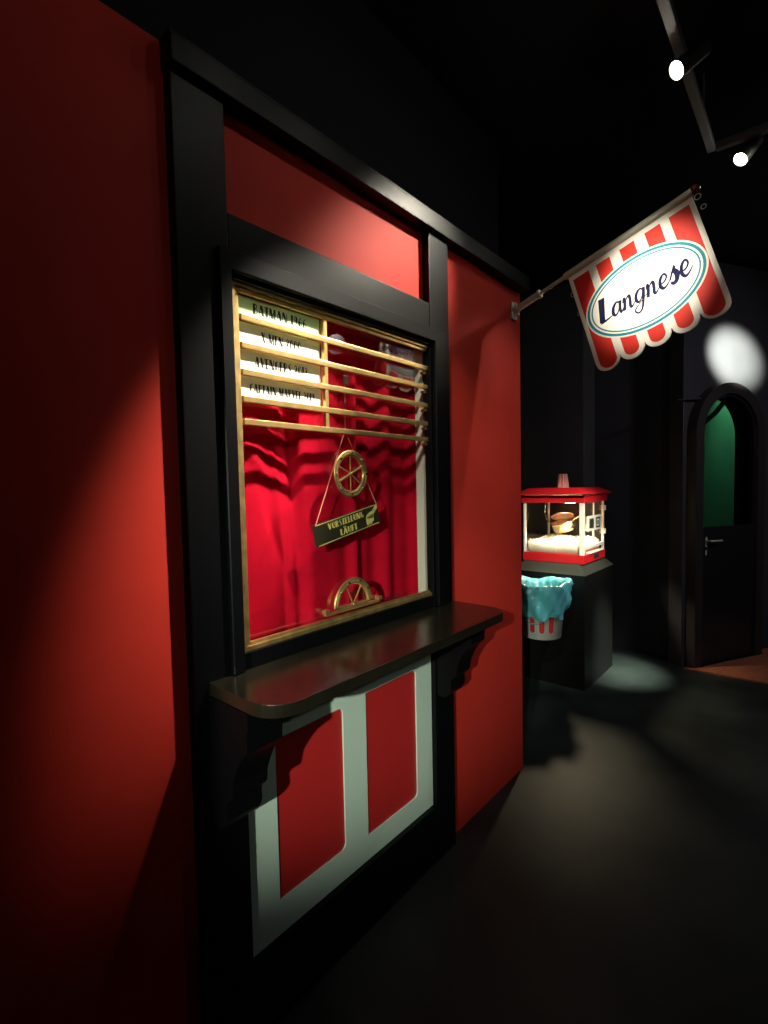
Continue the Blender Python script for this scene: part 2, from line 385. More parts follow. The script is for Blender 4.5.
# brass frame
def frame_loop(a0, b0, a1, b1, w): return rect(a0, b0, a1, b1), [rect(a0+w, b0+w, a1-w, b1-w)]
def bar_frame(y0, z0, y1, z1, l, b, r, t): return rect(y0, z0, y1, z1), [rect(y0+l, z0+b, y1-r, z1-t)]
o_, h_ = bar_frame(.7457, 1.1085, 1.6545, 2.0995, .036, .020, .020, .016)
bfm = MB().prism(o_, .0005, .014, WALLF, holes=h_)
o_, h_ = bar_frame(.7459, 1.1087, 1.6543, 2.0993, .022, .011, .011, .009); bfm.prism(o_, .014, .022, WALLF, holes=h_)
bpart('brass_frame', bfm, 'gold_dull')
pn = MB().box(-.002, -.439, 1.103, .002, .439, 2.115).build('window_pane', 'pane', booth); pn.location = (-.0105-.02, 1.2095-1.2, 0); pn.rotation_euler = (0, 0, PANE_TURN)
bpart('window_lining', MB().box(-.052, 1.6395, 1.101, -.014, 1.6545, 2.117), 'jamb')
# lower white frame with two red fields
hL = rrect(.855, .335, 1.130, .822, .022, corners=(0, 1, 1, 0)); hR = rrect(1.240, .318, 1.530, .832, .022, corners=(0, 1, 1, 0))
bpart('panel_frame', MB().prism(rect(.7457, .2325, 1.6313, .9995), 0.0005, .012, WALLF, holes=[hL, hR]), 'white')
for hh in (hL, hR):
    bpart('painted_panel', MB().prism(hh, 0.0004, .006, WALLF), 'red_panel')

# ---------------- counter shelf and its brackets
so = (0.02, 1.2, 1.03)
shelf = thing('counter_shelf', 'dark stained counter shelf with rounded corners below the ticket window', 'shelf', so)
def shelf_outline(gr=0.0):
    y0, y1, x1, r = .642-gr, 1.765+gr, .300+gr, .085
    pts = [(PX if not gr else PX, y0)]
    out = [(PX+.0005, y0)]
    for i in range(9):
        a = math.radians(-90+90*i/8); out.append((x1-r + r*math.cos(a), y0+r + r*math.sin(a)))
    for i in range(9):
        a = math.radians(90*i/8); out.append((x1-r + r*math.cos(a), y1-r + r*math.sin(a)))
    out.append((PX+.0005, y1)); return out
XY = Frame((0, 0, 0), (1, 0, 0), (0, 1, 0), (0, 0, 1))
sm = MB().prism(shelf_outline(), 1.032, 1.064, XY); so_o = sm.build('shelf_board', 'shelf', shelf, inv=T(so))
bv = so_o.modifiers.new('soft_edge', 'BEVEL'); bv.width = .007; bv.segments = 3; bv.limit_method = 'ANGLE'
prof = smooth_path([(PX+.0005, .700), (.075, .700), (.102, .735), (.104, .775), (.128, .80), (.135, .84), (.165, .90), (.198, .935)], 4) + \
       [(.200, .985), (.205, .990), (.205, 1.0315), (PX+.0005, 1.0315)]
XZ = Frame((0, 0, 0), (1, 0, 0), (0, 0, 1), (0, 1, 0))
for y0, y1 in ((.640, .742), (1.640, 1.742)):
    MB().prism(prof, y0, y1, XZ).build('shelf_bracket', 'black', shelf, inv=T(so))

# ---------------- title board rails
ro = (0.0, 1.2, 1.74)
rails = thing('title_rail_rack', 'brass horizontal rails with one upright divider across the top of the window', 'title board', ro)
RZ = (2.014, 1.940, 1.868, 1.796, 1.734)
for k, z in enumerate(RZ):
    rb = MB().box(.004, .787, z-.0085, .017, 1.633, z+.0085, bev=.002).build('rail', 'gold', rails, inv=T(ro))
    MB().tube([(-.008, 1.625, z-.018), (.010, 1.625, z-.018)], .007, 10).box(.008, 1.618, z-.022, .012, 1.632, z-.006).build('standoff', 'gold', rb, inv=T(ro))
MB().box(.004, .787, 2.078, .015, 1.633, 2.089, bev=.002).build('rail', 'gold', rails, inv=T(ro))
MB().box(-.0005, 1.086, 1.7415, .0155, 1.100, 2.0775, bev=.0015).build('divider', 'gold', rails, inv=T(ro))

titles = [('BATMAN 1966', .20, 'plaque_green', 'mint green film title strip, topmost of the four on the brass rails'),
          ('X-MEN 2000', .15, 'plaque', 'pale title strip second from the top, just below the mint green strip'),
          ('AVENGERS 2012', .20, 'plaque', 'pale title strip third from the top between two brass rails'),
          ('CAPTAIN MARVEL 2019', .245, 'plaque', 'lowest pale title strip with the longest line of lettering')]
zt = [2.0765, RZ[0]-.008, RZ[1]-.008, RZ[2]-.008]; zb = [RZ[0]+.008, RZ[1]+.008, RZ[2]+.008, RZ[3]+.008]
for k, (tx, wd, mm, lb) in enumerate(titles):
    po = (0.0, .935, zb[k])
    p = MB().box(-.0065, .792, zb[k]-.006, -.0035, 1.0845, zt[k]+.002).build('title_strip', mm, inv=T(po)); p.location = po
    tag(p, lb, 'title sign', 'film title strips on the brass rails')
    deco_text(tx, .028 if k != 3 else .024, .936+(.0 if k != 3 else .003), zb[k]+.016, WALLF, -.0035, -.0025, width=wd*.97).build('lettering', 'ink', p, inv=T(po))

# ---------------- curtains behind the pane
def curtain(name, y0, y1, xb, fn, label):
    ny, nz = 110, 60; z0, z1 = 1.09, 2.17
    mb = MB(); g = []
    for i in range(ny+1):
        col = []
        for j in range(nz+1):
            y = y0+(y1-y0)*i/ny; z = z0+(z1-z0)*j/nz
            col.append(mb.bm.verts.new((xb+fn(y, z), y, z)))
        g.append(col)
    for i in range(ny):
        for j in range(nz): mb.bm.faces.new((g[i][j], g[i+1][j], g[i+1][j+1], g[i][j+1]))
    loc = (xb, (y0+y1)/2, z0)
    o = mb.build(name, 'curtain', smooth=True, inv=T(loc)); o.location = loc
    s = o.modifiers.new('cloth_thickness', 'SOLIDIFY'); s.thickness = .003; s.offset = -1
    return tag(o, label, 'curtain')
def g_(t, s): return math.exp(-(t/s)**2)
def fold_left(y, z):
    v = .014*math.sin((y-.74)*2*math.pi/.30 + .5*math.sin(z*3)) + .006*math.sin(y*41+z*1.5)
    yc = .955 + (1.66-z)*(.10 if z < 1.66 else .35)                      # crease running down from a pinch
    v += .014*g_(y-yc, .022)*g_(z-1.50, .26)
    v += .016*g_((y-.88)+(z-1.64)*.9, .02)*g_(z-1.66, .05)
    v -= .012*g_((y-.97)+(z-1.36)*.35, .016)*g_(z-1.36, .14)
    v += .007*g_((y-.93)-(z-1.42)*.6, .014)*g_(z-1.40, .10)
    v -= .030*g_(y-1.035+.02*math.sin(z*4), .022)
    v += .030*g_(y-1.30, .030)-.02*g_(y-.80, .03)
    return v*.70
def fold_right(y, z):
    return .009*math.sin((y-1.27)*2*math.pi/.19+.3*math.sin(z*2)) + .005*math.sin(y*60)
curtain('window_curtain', .62, 1.315, -.085, fold_left, 'broad crimson curtain hanging in the left two thirds of the ticket window')
curtain('window_curtain', 1.27, 1.85, -.105, fold_right, 'narrow darker crimson curtain behind the right side of the ticket window')

# ---------------- round speaking ring and half ring over the slot
def ring_thing(name, label, cy, cz, r, half, cat):
    loc = (-.0085, cy, cz); t = thing(name, label, cat, loc)
    n = 40
    if half:
        pts = [(.007, r*.86*math.cos(math.pi*i/n), r*.86*math.sin(math.pi*i/n)) for i in range(n+1)]
        MB().tube(pts, .0085, 10).build('ring', 'gold', t, smooth=True)
        pts = [(.010, r*.97*math.cos(math.pi*i/n), r*.97*math.sin(math.pi*i/n)) for i in range(n+1)]
        MB().tube(pts, .005, 8).build('outer_rim', 'gold_dull', t, smooth=True)
        MB().box(.0, -r-.040, -.016, .014, r+.040, -.007, bev=.002).box(.0, -r-.048, -.006, .020, -r-.028, .006, bev=.002).box(.0, r+.028, -.006, .020, r+.048, .006, bev=.002).build('slot_rail', 'gold', t)
        MB().box(.0, -r*.75, -.006, .012, r*.75, .003, bev=.002).build('base_bar', 'gold', t)
        for a in (55, 115): MB().tube([(.007, 0, 0), (.007, r*.84*math.cos(math.radians(a)), r*.84*math.sin(math.radians(a)))], .0028, 8).build('spoke', 'gold', t)
        studs = [0, 36, 72, 108, 144, 180]; z0 = .0
    else:
        pts = [(.007, r*.86*math.cos(2*math.pi*i/n), r*.86*math.sin(2*math.pi*i/n)) for i in range(n)]
        MB().loop_tube(pts, .0085, 10).build('ring', 'gold', t, smooth=True)
        pts = [(.010, r*.97*math.cos(2*math.pi*i/n), r*.97*math.sin(2*math.pi*i/n)) for i in range(n)]
        MB().loop_tube(pts, .005, 8).build('outer_rim', 'gold_dull', t, smooth=True)
        for a in (25, 90, 155, 205, 270, 325): MB().tube([(.007, 0, 0), (.007, r*.84*math.cos(math.radians(a)), r*.84*math.sin(math.radians(a)))], .0045 if a in (25, 205) else .0022, 8).build('spoke', 'gold', t)
        studs = range(0, 360, 45); z0 = 0
    MB().blob((.008, 0, 0), .007, 2).build('hub', 'gold', t, smooth=True)
    for a in studs:
        MB().blob((.0155, r*.90*math.cos(math.radians(a)), r*.90*math.sin(math.radians(a))), .0042, 2).build('stud', 'chrome', t, smooth=True)
    return t
ring_thing('speaking_ring', 'round brass speaking ring with spokes fixed to the window glass', 1.206, 1.596, .077, False, 'speaking ring')
ring_thing('ticket_slot_ring', 'half round brass ring over the ticket slot at the bottom of the window', 1.204, 1.152, .090, True, 'ticket slot')

# ---------------- hanging notice
no = (-.022, 1.210, 1.424)
tilt = math.atan2(1.489-1.429, 1.359-1.057)
notice = thing('hanging_notice', 'tilted black notice board on cords hanging inside the ticket window', 'sign', no, (tilt, 0, 0))
ND = Frame((0, 0, 0), (0, 1, 0), (0, 0, 1), (1, 0, 0))
hw, hh_ = .158, .037
bd = MB().box(-.002, -hw, -hh_, .003, hw, hh_, bev=.0008).build('board', 'sign_black', notice)
MB().box(.003, -hw+.012, hh_-.0045, .0036, hw-.004, hh_-.002).build('gold_line', 'yellow', bd)
MB().box(.003, -hw+.012, -hh_+.002, .0036, hw-.004, -hh_+.0045).build('gold_line', 'yellow', bd)
deco_text('VORSTELLUNG', .021, -.008, .006, ND, .003, .0042, width=.175).build('lettering', 'yellow', bd)
deco_text('LÄUFT', .021, -.002, -.027, ND, .003, .0042, width=.085).build('lettering', 'yellow', bd)
hand = MB()
for q in ([(.088, -.024), (.094, -.031), (.099, -.020), (.094, .000), (.088, -.004)], [(.0985, -.022), (.103, -.031), (.108, -.022), (.104, .002), (.098, .002)],
          [(.1085, -.022), (.113, -.030), (.118, -.020), (.114, .003), (.107, .003)], [(.1185, -.018), (.124, -.022), (.127, -.012), (.124, .006), (.116, .004)],
          [(.088, -.004), (.094, -.006), (.126, -.008), (.130, .006), (.122, .016), (.106, .013), (.092, .006)]):
    hand.prism(q, .003, .0042, ND)
hand.prism([(.123, .014), (.132, .005), (.139, .011), (.130, .021)], .003, .0046, ND)
hand.prism([(.132, .022), (.141, .012), (.153, .022), (.153, .034), (.147, .035)], .003, .0042, ND)
hand.build('hand_emblem', 'yellow', bd)
# cords run in the notice's own space up to the hook
inv = (Matrix.Translation(no) @ Matrix.Rotation(tilt, 4, 'X')).inverted()
hook = Vector((-.020, 1.208, 1.905)); knot = Vector((-.024, 1.208, 1.735))
def loc_(p): return inv @ Vector(p)
pl, pr_ = Vector((.004, -hw+.010, hh_-.004)), Vector((.004, hw-.006, hh_-.002))
MB().tube([pl, loc_(knot+Vector((0, -.004, 0)))], .0018, 6).tube([pr_, loc_(knot+Vector((0, .004, 0)))], .0018, 6).build('cord', 'cord', notice)
MB().tube([loc_(knot), loc_(hook)], .0012, 6).build('thread', 'clear', notice)
MB().box(-.016, 1.196, 1.895, -.0127, 1.220, 1.925, bev=.001).box(-.022, 1.206, 1.898, -.016, 1.210, 1.904).build('suction_hook', 'clear', notice, inv=inv)

# ================================================================== FLAG SIGN
fo = Vector((0.0, 2.41, 2.427)); fa = .3042; FE = (-.0187, -fa, -.091)
fl = thing('flag_sign', 'red and white striped ice cream flag sign on a slanted wall pole', 'sign', fo, FE)
# local x runs along the pole, local z is up from it, the sign faces local -y
FS = Frame((0.306, 0, -.018), (1, 0, 0), (0, 0, 1), (0, -1, 0))
fi = (Matrix.Translation(fo) @ Euler(FE).to_matrix().to_4x4()).inverted()
MB().box(.0005, 2.385, 2.385, .012, 2.437, 2.47, bev=.003).build('wall_plate', 'steel', fl, inv=fi)
MB().tube([(.0, 0, 0), (.035, 0, 0)], .020, 14).tube([(.035, 0, 0), (.155, 0, 0)], .017, 14).tube([(.150, 0, 0), (.162, 0, 0)], .021, 14).build('pole_socket', 'steel', fl, smooth=False)
MB().tube([(.02, .0, 0), (.30, 0, 0)], .0095, 12).tube([(.292, 0, 0), (.299, 0, 0), (.841, 0, 0)], .0165, 16).build('pole', 'steel', fl)
MB().blob((.851, 0, .002), .019, 3).build('finial', 'finial', fl, smooth=True)
MB().box(.012, -.006, -.035, .030, .006, .035, bev=.002).tube([(.02, -.03, 0), (.02, .03, 0)], .007, 10).build('hinge_bolt', 'steel', fl)
W_, Hs = .531, .449
def scallop_outline(g=0.0):
    n = 5; sw = W_/n; pts = [(g, -g*.6), (g, -Hs+.02)]
    for k in range(n):
        cx = sw*(k+.5)
        r = sw/2
        for i in range(0, 11):
            a = math.radians(180+180*i/10)
            pts.append((cx + (r-.001-(g if g else 0))*math.cos(a), -Hs + .0 + (r*.86-g)*math.sin(a)))
    pts += [(W_-g, -Hs+.02), (W_-g, -g*.6)]
    return pts
panel = MB().prism(scallop_outline(), -.004, .004, FS).build('flag_panel', 'sign_white', fl)
for k in range(5):
    sw = W_/5; cx = sw*(k+.5); hwid = .031 if k not in (0, 4) else .038
    cx2 = cx + (.003 if k == 0 else -.003 if k == 4 else 0)
    pts = [(cx2-hwid, -.022), (cx2-hwid, -Hs)]
    for i in range(1, 10):
        a = math.radians(180+180*i/10); pts.append((cx2 + hwid*math.cos(a), -Hs + (hwid*.9)*math.sin(a)))
    pts += [(cx2+hwid, -Hs), (cx2+hwid, -.022)]
    MB().prism(pts, .004, .0046, FS).build('red_stripe', 'sign_red', panel)
EC = (W_/2, -.246); EA, EB = .246, .165
MB().prism(ell(*EC, EA, EB), .0046, .0054, FS).build('oval_border', 'sign_white', panel)
ov = MB().prism(ell(*EC, EA-.007, EB-.007), .0054, .0060, FS, holes=[ell(*EC, EA-.018, EB-.018)])
ov.prism(ell(*EC, EA-.025, EB-.025), .0054, .0060, FS, holes=[ell(*EC, EA-.031, EB-.031)])
ov.prism(ell(EC[0]-.002, EC[1]-.002, EA-.018, EB-.018), .0054, .0059, FS, holes=[ell(EC[0]+.004, EC[1]+.006, EA-.034, EB-.034)]) if False else None
ov.build('oval_ring', 'sign_teal', panel)
SCRIPT = {
    'L': (1.15, [([(.20, 1.95), (.16, 1.2), (.10, .05)], [.50, .46, .42]), ([(-.05, .02), (.5, .05), (1.15, .16)], [.14, .12, .07])]),
    'a': (1.10, [([(.82, .82), (.55, 1.0), (.22, .78), (.10, .35), (.30, .04), (.62, .22), (.84, .80)], [.08, .12, .22, .24, .14, .10, .08]), ([(.90, 1.0), (.82, .45), (.92, .05), (1.22, .32)], [.24, .22, .15, .06])]),
    'n': (1.18, [([(.0, .65), (.16, .95), (.22, .6), (.14, .0)], [.06, .18, .22, .22]), ([(.18, .35), (.42, .85), (.68, .95), (.74, .55), (.74, .14), (.90, .02), (1.22, .32)], [.06, .10, .18, .22, .20, .13, .06])]),
    'g': (1.10, [([(.82, .82), (.55, 1.0), (.22, .78), (.12, .38), (.32, .06), (.62, .24), (.84, .80)], [.08, .12, .20, .22, .13, .09, .08]), ([(.90, 1.0), (.82, .2), (.62, -.55), (.25, -.75), (-.05, -.45), (.4, -.1), (1.18, .36)], [.22, .20, .13, .10, .10, .06, .05])]),
    'e': (1.00, [([(.12, .42), (.50, .46), (.74, .74), (.52, 1.0), (.20, .78), (.12, .34), (.38, .03), (.72, .12), (1.08, .42)], [.07, .10, .13, .12, .20, .22, .15, .10, .06])]),
    's': (.92, [([(.0, .3), (.45, 1.05), (.44, .82), (.66, .48), (.56, .12), (.28, .0), (.05, .14)], [.12, .15, .24, .34, .28, .18, .14])]),
}
sl = .24; xh = .054; tb = MB()
x = 0; tot = sum(SCRIPT[c][0] for c in 'Langnese')
sx = .372/tot
for k, c in enumerate('Langnese'):
    sc_ = 1.0 + .06*max(0, k-4)
    for pts, wd in SCRIPT[c][1]:
        pp = smooth_path([(p[0], p[1], q) for p, q in zip(pts, wd)], 6)
        f = lambda a, b, x=x, s=sc_: (EC[0]-.188 + (x+a + b*sl)*sx, EC[1]-.038 + b*xh*s)
        ribbon(tb, [(a[0], a[1]) for a in pp], [max(a[2]*1.35, .05) for a in pp], .0060, .0066, FS, f)
    x += SCRIPT[c][0]
tb.build('lettering', 'ink_blue', panel)
def ringlet(c, r): return [(c[0]+r*math.cos(2*math.pi*i/14), c[1], c[2]+r*math.sin(2*math.pi*i/14)) for i in range(14)]
for c_, r_ in (((.852, 0, -.030), .011), ((.858, 0, -.080), .009)):
    MB().loop_tube(ringlet(c_, r_), .0022, 6).build('hanging_ring', 'steel', fl)
for c_, r_ in (((.305, 0, -.10), .012), ((.303, 0, -.20), .008)):
    MB().loop_tube(ringlet(c_, r_), .0013, 6).build('wire_loop', 'steel', fl)

# ================================================================== POPCORN CORNER
PX0, PX1, PY0, PY1 = -.65, -.09, 3.71, 4.38
lo = (-.37, 4.04, 0)
pl_ = thing('display_plinth', 'tall black display plinth standing behind the red booth wall', 'plinth', lo)
MB().box(PX0, PY0, 0, PX1, PY1, .862, bev=.003).build('column', 'plinth', pl_, inv=T(lo))
MB().frustum(PX0-.006, PX1+.006, PY0-.006, PY1+.006, .8625, .932, 0, .066).build('sloped_cap', 'plinth_top', pl_, inv=T(lo))

mx0, mx1, my0, my1 = -.612, -.124, 3.79, 4.30
mo = (-.37, 4.045, .932)
mc = thing('popcorn_machine', 'small lit red popcorn machine with glass sides on the black plinth', 'popcorn machine', mo)
def mp(name, mb, m, parent=mc, **k): return mb.build(name, m, parent, inv=T(mo), **k)
base = mp('base', MB().box(mx0, my0, .9325, mx1, my1, 1.000, bev=.006), 'mach_red')
mp('base_latch', MB().box(mx1, 4.02, .955, mx1+.006, 4.12, .985, bev=.002), 'lamp_body', base)
mp('base_tray', MB().box(mx1-.02, 3.90, 1.0005, mx1+.012, 4.22, 1.012, bev=.003), 'mach_white', base)
for cx in (mx0+.016, mx1-.016):
    for cy in (my0+.016, my1-.016):
        w_ = .016 if cx > -.3 and cy < 3.9 else .009
        mp('corner_post', MB().box(cx-w_, cy-w_, 1.0005, cx+w_, cy+w_, 1.398, bev=.002), 'mach_white')
mp('front_pane', MB().box(mx0+.026, my0+.012, 1.002, mx1-.033, my0+.016, 1.396), 'machine_pane')
mp('rear_panel', MB().box(mx0+.026, my1-.018, 1.002, mx1-.026, my1-.012, 1.396), 'mach_dark')
mp('side_pane', MB().box(mx0+.012, my0+.03, 1.002, mx0+.016, my1-.03, 1.396), 'machine_pane')
dr = mp('door_pane', MB().box(mx1-.016, my0+.036, 1.06, mx1-.012, my1-.03, 1.39), 'machine_pane')
mp('door_rail', MB().box(mx1-.020, my0+.036, 1.040, mx1-.006, my1-.028, 1.066, bev=.002).box(mx1-.014, 4.04, 1.066, mx1-.008, 4.052, 1.39), 'mach_white', dr)
nb = mp('notice_plate', MB().box(mx1-.010, 3.90, 1.175, mx1-.002, 4.20, 1.290, bev=.002), 'mach_white', dr)
mp('notice_print', MB().prism(rect(3.925, 1.195, 4.02, 1.270), mx1-.002, mx1-.001, WALLF).prism(rect(4.07, 1.19, 4.175, 1.275), mx1-.002, mx1-.001, WALLF, holes=[rect(4.09, 1.205, 4.155, 1.26)]).prism(rect(4.105, 1.215, 4.14, 1.25), mx1-.002, mx1-.001, WALLF), 'sign_black', nb)
for z in (1.13, 1.32): mp('hinge', MB().box(mx1-.008, my1-.034, z, mx1+.010, my1-.014, z+.04, bev=.003), 'mach_white', dr)
roof = mp('roof', MB().box(mx0-.012, my0-.012, 1.3985, mx1+.012, my1+.012, 1.452, bev=.006).frustum(mx0-.045, mx1+.042, my0-.06, my1+.045, 1.4525, 1.466, .02, 0).frustum(mx0-.045, mx1+.042, my0-.06, my1+.045, 1.466, 1.512, 0, .085), 'mach_red')
ch = MB()
def rib(r, z, a): return (r*(1+.07*math.copysign(1, math.sin(a*14))), z)
ch.lathe([(.045, 1.512), (.043, 1.53), (.034, 1.618), (.030, 1.623)], (-.378, 4.045, 0), 56, rib)
mp('chimney_cap', ch, 'carton', roof)
# kettle: drum, copper lid, hanger arm
ko = Matrix.Translation((-.385, 4.06, 1.225)) @ Matrix.Rotation(math.radians(-12), 4, 'Y') @ Matrix.Rotation(math.radians(14), 4, 'X')
def kp(name, mb, m, parent=mc, **k):
    bmesh.ops.transform(mb.bm, matrix=ko, verts=mb.bm.verts); return mb.build(name, m, parent, inv=T(mo), **k)
kt = kp('kettle', MB().lathe([(.050, -.075), (.078, -.068), (.088, -.05), (.096, .0), (.104, .004), (.104, .012), (.094, .012), (.084, -.045), (.05, -.062)], n=36), 'chrome', smooth=True)
LR = Matrix.Translation((0, .03, .045)) @ Matrix.Rotation(math.radians(-32), 4, 'X')
lid = MB().lathe([(.090, -.004), (.094, .0), (.090, .006), (.05, .014), (.006, .016)], n=36); bmesh.ops.transform(lid.bm, matrix=LR, verts=lid.bm.verts)
kp('kettle_lid', lid, 'copper', kt, smooth=True)
kp('kettle_arm', MB().tube([(-.100, 0, .0), (-.125, 0, .06), (-.12, 0, .12), (-.09, 0, .185)], .007, 8), 'chrome', kt)
kp('kettle_handle', MB().tube([(.095, 0, .012), (.15, 0, .03)], .006, 8), 'chrome', kt)
mp('lamp_bulb', MB().lathe([(.045, 1.3975), (.045, 1.392), (.038, 1.389), (.004, 1.388)], (-.30, 4.00, 0), 24), 'bulb', smooth=True)
# popcorn heap
pb = MB(); rnd = random.Random(3)
def heap(x, y): return .082 + .030*math.exp(-((x+.40)/.13)**2-((y-4.10)/.18)**2) + .020*math.sin(x*21)*math.sin(y*17)*.6
NX = 20
gr = [[pb.bm.verts.new((mx0+.032+(mx1-mx0-.07)*i/NX, my0+.022+(my1-my0-.06)*j/NX, 1.0012+heap(mx0+.03+(mx1-mx0-.07)*i/NX, my0+.03+(my1-my0-.07)*j/NX))) for j in range(NX+1)] for i in range(NX+1)]
gb = [[pb.bm.verts.new((v.co.x, v.co.y, 1.0012)) for v in row] for row in gr]
for i in range(NX):
    for j in range(NX):
        pb.bm.faces.new((gr[i][j], gr[i+1][j], gr[i+1][j+1], gr[i][j+1])); pb.bm.faces.new((gb[i][j], gb[i][j+1], gb[i+1][j+1], gb[i+1][j]))
for i in range(NX):
    for a, b in (((i, 0), (i+1, 0)), ((i, NX), (i+1, NX)), ((0, i), (0, i+1)), ((NX, i), (NX, i+1))):
        pb.bm.faces.new((gr[a[0]][a[1]], gr[b[0]][b[1]], gb[b[0]][b[1]], gb[a[0]][a[1]]))
for k in range(620):
    x = rnd.uniform(mx0+.045, mx1-.052); y = rnd.uniform(my0+.045, my1-.05) if k % 3 else rnd.uniform(my0+.031, my0+.045)
    z = 1.002 + heap(x, y)*(rnd.uniform(.1, 1) if y < my0+.062 else 1)
    for q in range(2):
        r = rnd.uniform(.006, .010); pb.blob((x+rnd.uniform(-.005, .005), y+rnd.uniform(-.003, .005), z+rnd.uniform(-.002, .006)), r, 1)
po_ = pb.build('popcorn', 'pop', smooth=True, inv=T((-.37, 4.045, 1.0012))); po_.location = (-.37, 4.045, 1.0012)
tag(po_, 'heap of white popcorn glowing behind the glass of the red machine', 'popcorn', kind='stuff')
ld = bpy.data.lights.new('machine_lamp', 'SPOT'); ld.spot_size = math.radians(125); ld.spot_blend = .6; ld.energy = 62.0; ld.color = (1.0, .83, .52); ld.shadow_soft_size = .03
lo_ = bpy.data.objects.new('machine_lamp', ld); COL.objects.link(lo_); lo_.parent = mc; lo_.location = Vector((-.30, 3.96, 1.37))-Vector(mo)

# bucket and liner hung on the plinth front
BC = Vector((-.328, 3.498, .028)); bko = (BC.x, BC.y, .433)
bk = thing('waste_bucket', 'white plastic bucket with red printed stripes hung on the plinth front', 'bucket', bko)
MB().lathe([(.132, .405), (.138, .408), (.166, .742), (.172, .746), (.172, .760), (.160, .760), (.156, .74), (.130, .415)], (BC.x, BC.y, BC.z), 48).build('bucket_body', 'bucket', bk, smooth=True, inv=T(bko))
st = MB()
def bucket_pt(ang, z, d): r = .138+(z-.408)*(.028/.334)+d; return BC + Vector((r*math.cos(ang), r*math.sin(ang), z))
for k, deg in enumerate((-145, -118, -92, -66, -40)):
    a = math.radians(deg)
    ring = []
    for i in range(13):
        t = math.radians(180+180*i/12); ring.append((a + .12*math.cos(t), .475 + .020*math.sin(t)))
    ring += [(a+.12, .70), (a-.12, .70)]
    rows = [ring]
    lo1 = [bucket_pt(p, z, .0015) for p, z in ring]
    vs = [st.bm.verts.new(p) for p in lo1]
    cv = [(st.bm.verts.new(bucket_pt(a, .70, .0022)), st.bm.verts.new(bucket_pt(a, .475, .0022)))]
    for i in range(12): st.bm.faces.new((vs[i], vs[i+1], cv[0][1]))
    st.bm.faces.new((vs[12], vs[13], cv[0][0], cv[0][1])); st.bm.faces.new((vs[0], cv[0][1], cv[0][0], vs[14]))
st.build('printed_stripes', 'bucket_red', bk, inv=T(bko))
hp = []
for i in range(25):
    a = math.radians(-165 + 150*i/24); z = .68 - .155*math.sin(math.pi*i/24)
    hp.append(bucket_pt(a, z, .014))
MB().tube(hp, .005, 8).build('handle', 'bag', bk, smooth=True, inv=T(bko))
MB().box(BC.x-.05, BC.y+.173, .73, BC.x+.05, PY0-.0005, .765, bev=.004).build('wall_hook', 'steel', bk, inv=T(bko))
def crumple(r, z, a):
    t = (z-.55)/.26
    k = .006*math.sin(a*9+z*30)+.004*math.sin(a*17-z*45+1)+.003*math.sin(a*31+z*80)
    r += .045*max(0, t)*math.exp(-((a+.35)/.5)**2)
    z += (.03*math.exp(-((a+.3)/.6)**2)) if z < .62 else 0
    return r + k*(.9+1.1*max(0, min(1, 1-abs(t-.5)))), z + .016*math.sin(a*2+.6) + .008*math.sin(a*5) + (.012*math.sin(a*7) if z < .62 else 0)
bg = MB().lathe([(.180, .585), (.186, .61), (.190, .65), (.194, .70), (.198, .745), (.200, .785), (.196, .812), (.186, .820), (.150, .785), (.146, .74), (.138, .66), (.128, .58), (.06, .52), (.004, .51)],
                (BC.x, BC.y-.012, BC.z-.004), 120, crumple, cap=False)
bgo = bg.build('bin_liner', 'bag', smooth=True, inv=T((BC.x, BC.y, .555))); bgo.location = (BC.x, BC.y, .555)
tag(bgo, 'crumpled turquoise plastic liner folded over the rim of the white bucket', 'bin liner')

# ================================================================== ARCHED DOOR
do_ = DO + DU*AC
dm = (Matrix.Translation(do_) @ Matrix.Rotation(DA, 4, 'Z')).inverted()
door = bpy.data.objects.new('door_1', None); COL.objects.link(door); door.location = do_; door.rotation_euler = (0, 0, DA)
door['kind'] = 'structure'
def dp(name, mb, m, parent=door, **k): return mb.build(name, m, parent, inv=dm, **k)
outer = arch_loop(AR+.085); inner = arch_loop(AR-.004)
dp('arch_frame', MB().prism(outer + inner[::-1], .0005, .085, DF), 'arch')
leaf_o = arch_loop(AR-.006)[:]
WR = .312
win = [(AC-WR, 1.16), (AC-WR, AS)] + [(AC + WR*math.cos(math.radians(180-180*i/20)), AS+WR*math.sin(math.radians(180-180*i/20))) for i in range(1, 20)] + [(AC+WR, AS), (AC+WR, 1.16)]
leaf_o = [(a, max(b, .008)) for a, b in leaf_o]
leaf = dp('door_leaf', MB().prism(leaf_o, .030, .062, DF, holes=[win]), 'door')
dp('door_glass', MB().prism(win, .044, .049, DF), 'pane_dark', leaf)
hx = .075
hd = dp('door_handle', MB().prism(rect(hx-.010, 1.00, hx+.010, 1.08), .062, .068, DF).tube([DF.p(hx, 1.05, .066), DF.p(hx, 1.05, .108), DF.p(hx+.02, 1.05, .114), DF.p(hx+.12, 1.048, .114)], .008, 8), 'steel', leaf)
dp('keyhole_plate', MB().prism(rect(hx-.008, .93, hx+.008, .97), .062, .067, DF), 'steel', leaf)
